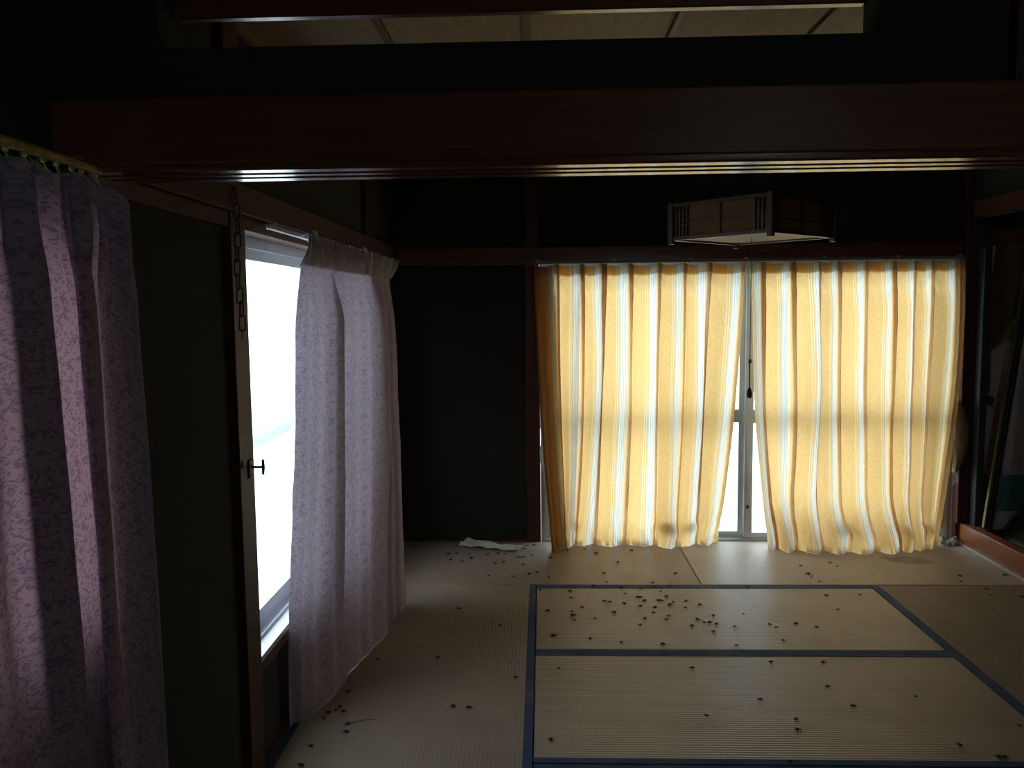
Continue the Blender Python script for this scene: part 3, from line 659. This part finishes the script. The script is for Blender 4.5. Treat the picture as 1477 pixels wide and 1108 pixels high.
# torn wallpaper
def flat_poly(name, pts, y, m, parent=None, th=.002):
    bm = bmesh.new(); a = [bm.verts.new((x, y, z)) for x, z in pts]; b = [bm.verts.new((x, y + th, z)) for x, z in pts]
    bm.faces.new(a[::-1]); bm.faces.new(b)
    for i in range(len(pts)): bm.faces.new((a[i], a[(i + 1) % len(pts)], b[(i + 1) % len(pts)], b[i]))
    return link(name, bm, m, parent)
flat_poly('bare_board', [(2.785, 1.858), (3.5, 1.858), (3.5, 1.55), (2.96, 1.48), (2.785, 1.235), (2.768, 1.25), (2.752, 1.32), (2.742, 1.41), (2.762, 1.62)], 5.2565, TORN, aw, .005)['label'] = 'bare brown board where the paper has torn away'
tp = grid('torn_paper', 8, 10, lambda a, b: (lerp(2.775, 2.98, a) + .0 * b, 5.254 - .012 * math.sin(math.pi * a) - .02 * b * a, lerp(1.225, 1.505, a) - b * .17 * a + .01 * nse(a * 4, b * 4, 1)), TORNL)
tag(tp, 'torn flap of brown backed wallpaper curling off the alcove wall', 'torn paper')
def strip(u, v):
    return (2.752 + .022 * u + .004 * nse(v * 5, 0, 3), 5.250 - .008 * math.sin(3.1 * u) - .01 * v, lerp(1.235, .965, v))
grid('paper_strip', 4, 20, strip, TORN, tp)
bm = bmesh.new(); tube(bm, [(2.772, 5.236, .91), (2.772, 5.246, .91)], .030, 18); tube(bm, [(2.762, 5.242, .97), (2.768, 5.242, .935)], .003, 5); tube(bm, [(2.785, 5.242, .89), (2.80, 5.244, .865)], .004, 5)
tag(link('round_disc', bm, TORN), 'dark round disc hanging below the torn paper strip', 'disc')
def wb(u, v):
    x = lerp(2.80, 3.25, u); y = lerp(4.72, 5.15, v) + .02 * u
    return (x, y, .089 + .20 * sm((u - .02) / .6) * sm((v) / .9) + .01 * nse(u * 3, v * 3, 2))
wbm = grid('warped_board', 10, 8, wb, DARKB); tag(wbm, 'dark warped board lying raised on the alcove floor', 'board')
mod = wbm.modifiers.new('thick', 'SOLIDIFY'); mod.thickness = .012; mod.offset = 1

# ------------------------------------------------------------------ litter on the floor
def crumple(name, cx, cy, lx, ly, rot, hgt, m, label, cat, seed, n=14):
    ca, sa = math.cos(rot), math.sin(rot)
    def fn(u, v):
        a, b = (u - .5) * lx, (v - .5) * ly * (1 - .35 * u)
        z = .005 + hgt * abs(nse(u * 3.1 + seed, v * 2.7, seed)) + hgt * .6 * (abs(u - .5) * 2) ** 2 * (v - .2 if v > .2 else 0)
        return (cx + a * ca - b * sa, cy + a * sa + b * ca, z)
    o = grid(name, n, n, fn, m, None, None, False); tag(o, label, cat); md = o.modifiers.new('thick', 'SOLIDIFY'); md.thickness = .0012; md.offset = 1; return o
crumple('crumpled_paper', -.33, 5.17, .40, .13, R(-22), .035, PAPER, 'crumpled white paper on the tatami by the dark end wall', 'paper', 2.2)
crumple('grey_rag', 2.545, 5.215, .13, .09, R(6), .06, RAG, 'grey crumpled rag beside the alcove sill at the curtain hem', 'rag', 6.4)
crumple('paper_scrap', 2.575, 5.225, .055, .035, R(-20), .004, PAPER, 'small white paper scrap at the foot of the alcove sill', 'paper scrap', 1.1, 5)
crumple('paper_scrap', .23, 4.304, .022, .014, R(20), .004, PAPER, 'tiny white scrap among insects on the centre mat', 'paper scrap', 3.1, 4)
crumple('paper_scrap', -.045, 4.262, .014, .010, 0, .003, PAPER, 'tiny white scrap on the blue border of the left mat', 'paper scrap', 4.1, 4)
crumple('paper_scrap', -.188, 3.927, .016, .012, 0, .004, PAPER, 'tiny white scrap on the long mat by the left window', 'paper scrap', 5.1, 4)
crumple('paper_scrap', .93, 5.215, .05, .035, R(10), .02, PAPER, 'white piece standing in for light under the hem of the left yellow curtain', 'paper scrap', 8.1, 5)  # no paper: daylight through a hole, put in as a white mesh
bm = bmesh.new(); tube(bm, [(1.48, 4.56, .006), (1.50, 4.60, .007), (1.508, 4.625, .006)], .003, 5); tag(link('straw_stalk', bm, STRAW), 'short pale straw stalk on the mat by the blue border', 'straw')
bm = bmesh.new(); tube(bm, [(-.71, 2.90, .006), (-.675, 2.925, .005), (-.63, 2.935, .005)], .0012, 4); tag(link('straw_stalk', bm, DARKB), 'thin dark stalk beside insects near the left window', 'straw')
bm = bmesh.new(); tube(bm, [(-.905, 2.93, .008), (-.88, 2.95, .010), (-.85, 2.935, .006)], .0016, 4); tag(link('straw_stalk', bm, STRAW), 'thin curled stalk under the lilac curtain corner', 'straw')

# dead insects: three bodies, copied
def bug(seed):
    r = random.Random(seed); bm = bmesh.new()
    ell(bm, (0, 0, .0045), .0052, .0078, .0040, 8, 5); ell(bm, (0, .0080, .0040), .0036, .0034, .0030, 7, 4); ell(bm, (0, .0110, .0038), .0020, .0018, .0018, 6, 4)
    for sx in (-1, 1):
        for k in (-1, 0, 1):
            y = k * .004 + .002; tube(bm, [(sx * .003, y, .004), (sx * .007, y + k * .002 + r.uniform(-.001, .001), .0055), (sx * .009, y + k * .004, .0008)], .0006, 3)
        tube(bm, [(sx * .001, .0122, .004), (sx * .004, .0175, .003)], .0004, 3)
    me = bpy.data.meshes.new('dead_insect'); bm.to_mesh(me); bm.free(); me.materials.append(INSECT)
    for p in me.polygons: p.use_smooth = True
    return me
bugs = [bug(s) for s in (1, 2, 3)]
SPOTS = [(-0.04,4.66),(0.03,4.58),(0.34,4.64),(0.35,4.49),(0.27,4.42),(0.42,4.40),(-0.02,4.36),(0.14,4.34),(0.14,4.24),(0.31,4.19),(0.34,4.18),(0.19,4.10),(0.02,4.05),(0.14,4.04),(0.14,3.99),(0.15,3.93),(0.25,3.95),(0.35,4.03),(0.41,4.15),(0.43,4.30),(0.49,4.25),(0.51,4.25),(0.52,4.20),(0.49,4.12),(0.52,4.38),(0.56,4.10),(0.54,4.03),(0.49,3.95),(0.46,3.87),(0.04,3.73),(0.21,3.70),(0.35,3.66),(0.53,3.64),(0.62,4.34),(0.59,4.20),(0.61,4.20),(0.06,3.38),(0.75,4.64),(0.60,4.48),(0.60,4.41),(0.68,4.42),(1.10,4.42),(0.64,4.26),(0.66,4.18),(0.64,4.14),(0.73,4.20),(0.71,4.10),(0.79,4.14),(0.61,3.99),(0.59,3.94),(0.70,3.86),(0.74,3.94),(0.77,3.90),(0.79,3.90),(0.83,3.99),(0.82,3.88),(0.79,3.79),(0.90,3.85),(0.98,4.01),(1.07,3.88),(1.09,3.84),(0.86,3.63),(0.96,3.45),(0.62,3.39),(1.49,4.63),(1.51,4.50),(1.70,4.77),(1.68,4.83),(2.31,4.59),(2.27,4.50),(2.56,4.61),(2.34,4.38),(2.32,4.29),(2.48,4.36),(2.46,4.26),(1.46,4.08),(1.47,4.28),(1.65,4.29),(1.20,3.89),(1.28,3.85),(1.08,3.69),(1.12,3.22),(1.18,3.45),(1.49,4.78),(-0.59,5.01),(-0.54,5.03),(-0.46,5.02),(-0.56,4.90),(-0.49,4.87),(-0.44,4.93),(-0.34,5.01),(-0.28,5.03),(-0.24,5.02),(-0.29,4.83),(-0.24,4.85),(-0.16,4.97),(-0.14,4.94),(-0.12,4.95),(-0.07,4.99),(-0.12,4.80),(-0.31,4.60),(-0.17,4.58),(-0.08,4.63),(-0.43,4.07),(-0.21,3.85),(-0.12,5.13),(-0.10,5.20),(-0.06,5.21),(0.55,5.09),(0.32,5.03),(0.15,5.09),(0.26,5.12),(0.04,4.94),(0.44,4.85),(0.60,2.98),(0.83,3.11),(0.02,2.80),(1.16,3.06),(0.92,2.96),(0.90,2.88),(1.43,3.14),(1.51,2.71),(1.53,2.71),(1.70,2.92),(1.42,2.78),(0.81,2.67),(-0.72,3.46),(-0.78,3.15),(-0.78,3.03),(-0.79,3.00),(-0.81,2.98),(-0.76,2.99),(-0.82,2.94),(-0.72,2.90),(-0.71,2.84),(-0.81,2.74),(-0.81,2.62),(-0.12,3.29),(-0.29,3.03),(-0.35,3.04),(-0.46,3.48)]
rb = random.Random(11)
MATS = {'left end mat': (-.936, XM, YA, YW, .0005), 'right end mat': (XM, 2.612, YA, YW, .0015), 'window mat': (-.936, X1, YA - 1.85, YA, .0025),
        'alcove mat': (X2, 2.612, YA - 1.85, YA, .0005), 'centre mat': (X1, X2, YA - .9, YA, .0005), 'near centre mat': (X1, X2, YA - 1.8, YA - .9, .0015)}
cells = {}
for x, y in SPOTS:
    if y > YA: nm = 'left end mat' if x < XM else 'right end mat'
    elif x < X1: nm = 'window mat'
    elif x > X2: nm = 'alcove mat'
    else: nm = 'centre mat' if y > YA - .9 else 'near centre mat'
    a0, a1, b0, b1, dz = MATS[nm]
    nx, ny = (5, 3) if a1 - a0 > 1.2 else (2, 5)
    if nm == 'centre mat': ny = 5
    ix = min(nx - 1, int((x - a0) / (a1 - a0) * nx)); iy = min(ny - 1, int((y - b0) / (b1 - b0) * ny))
    cw = {5: ('far left', 'left', 'middle', 'right', 'far right'), 2: ('left', 'right')}[nx][ix]
    rw = {3: ('front', 'centre', 'rear'), 5: ('front', 'nearer', 'central', 'farther', 'rear')}[ny][iy]
    cells.setdefault((nm, rw, cw), []).append((x, y, dz))
ORD = 'first second third fourth fifth sixth seventh eighth ninth tenth eleventh twelfth thirteenth fourteenth fifteenth sixteenth seventeenth eighteenth nineteenth twentieth'.split()
count = 0
for (nm, rw, cw), lst in cells.items():
    lst.sort(key=lambda p: p[0] / p[1])
    for j, (x, y, dz) in enumerate(lst):
        o = bpy.data.objects.new('dead_insect', bugs[count % 3]); C.objects.link(o); count += 1
        if X1 < x < X2 and (YA - .06 < y < YA or abs(y - YA + .9) < .045): dz += .0018
        o.location = (x, y, dz); s = rb.uniform(.8, 1.3); o.scale = (s, s, s); o.rotation_euler = (0, 0, rb.uniform(0, 6.28))
        which = 'only' if len(lst) == 1 else ORD[j]
        tag(o, which + ' dead insect ' + ('' if len(lst) == 1 else 'from left ') + 'in the ' + rw + ' ' + cw + ' part of the ' + nm, 'insect', 'dead insects on the tatami')
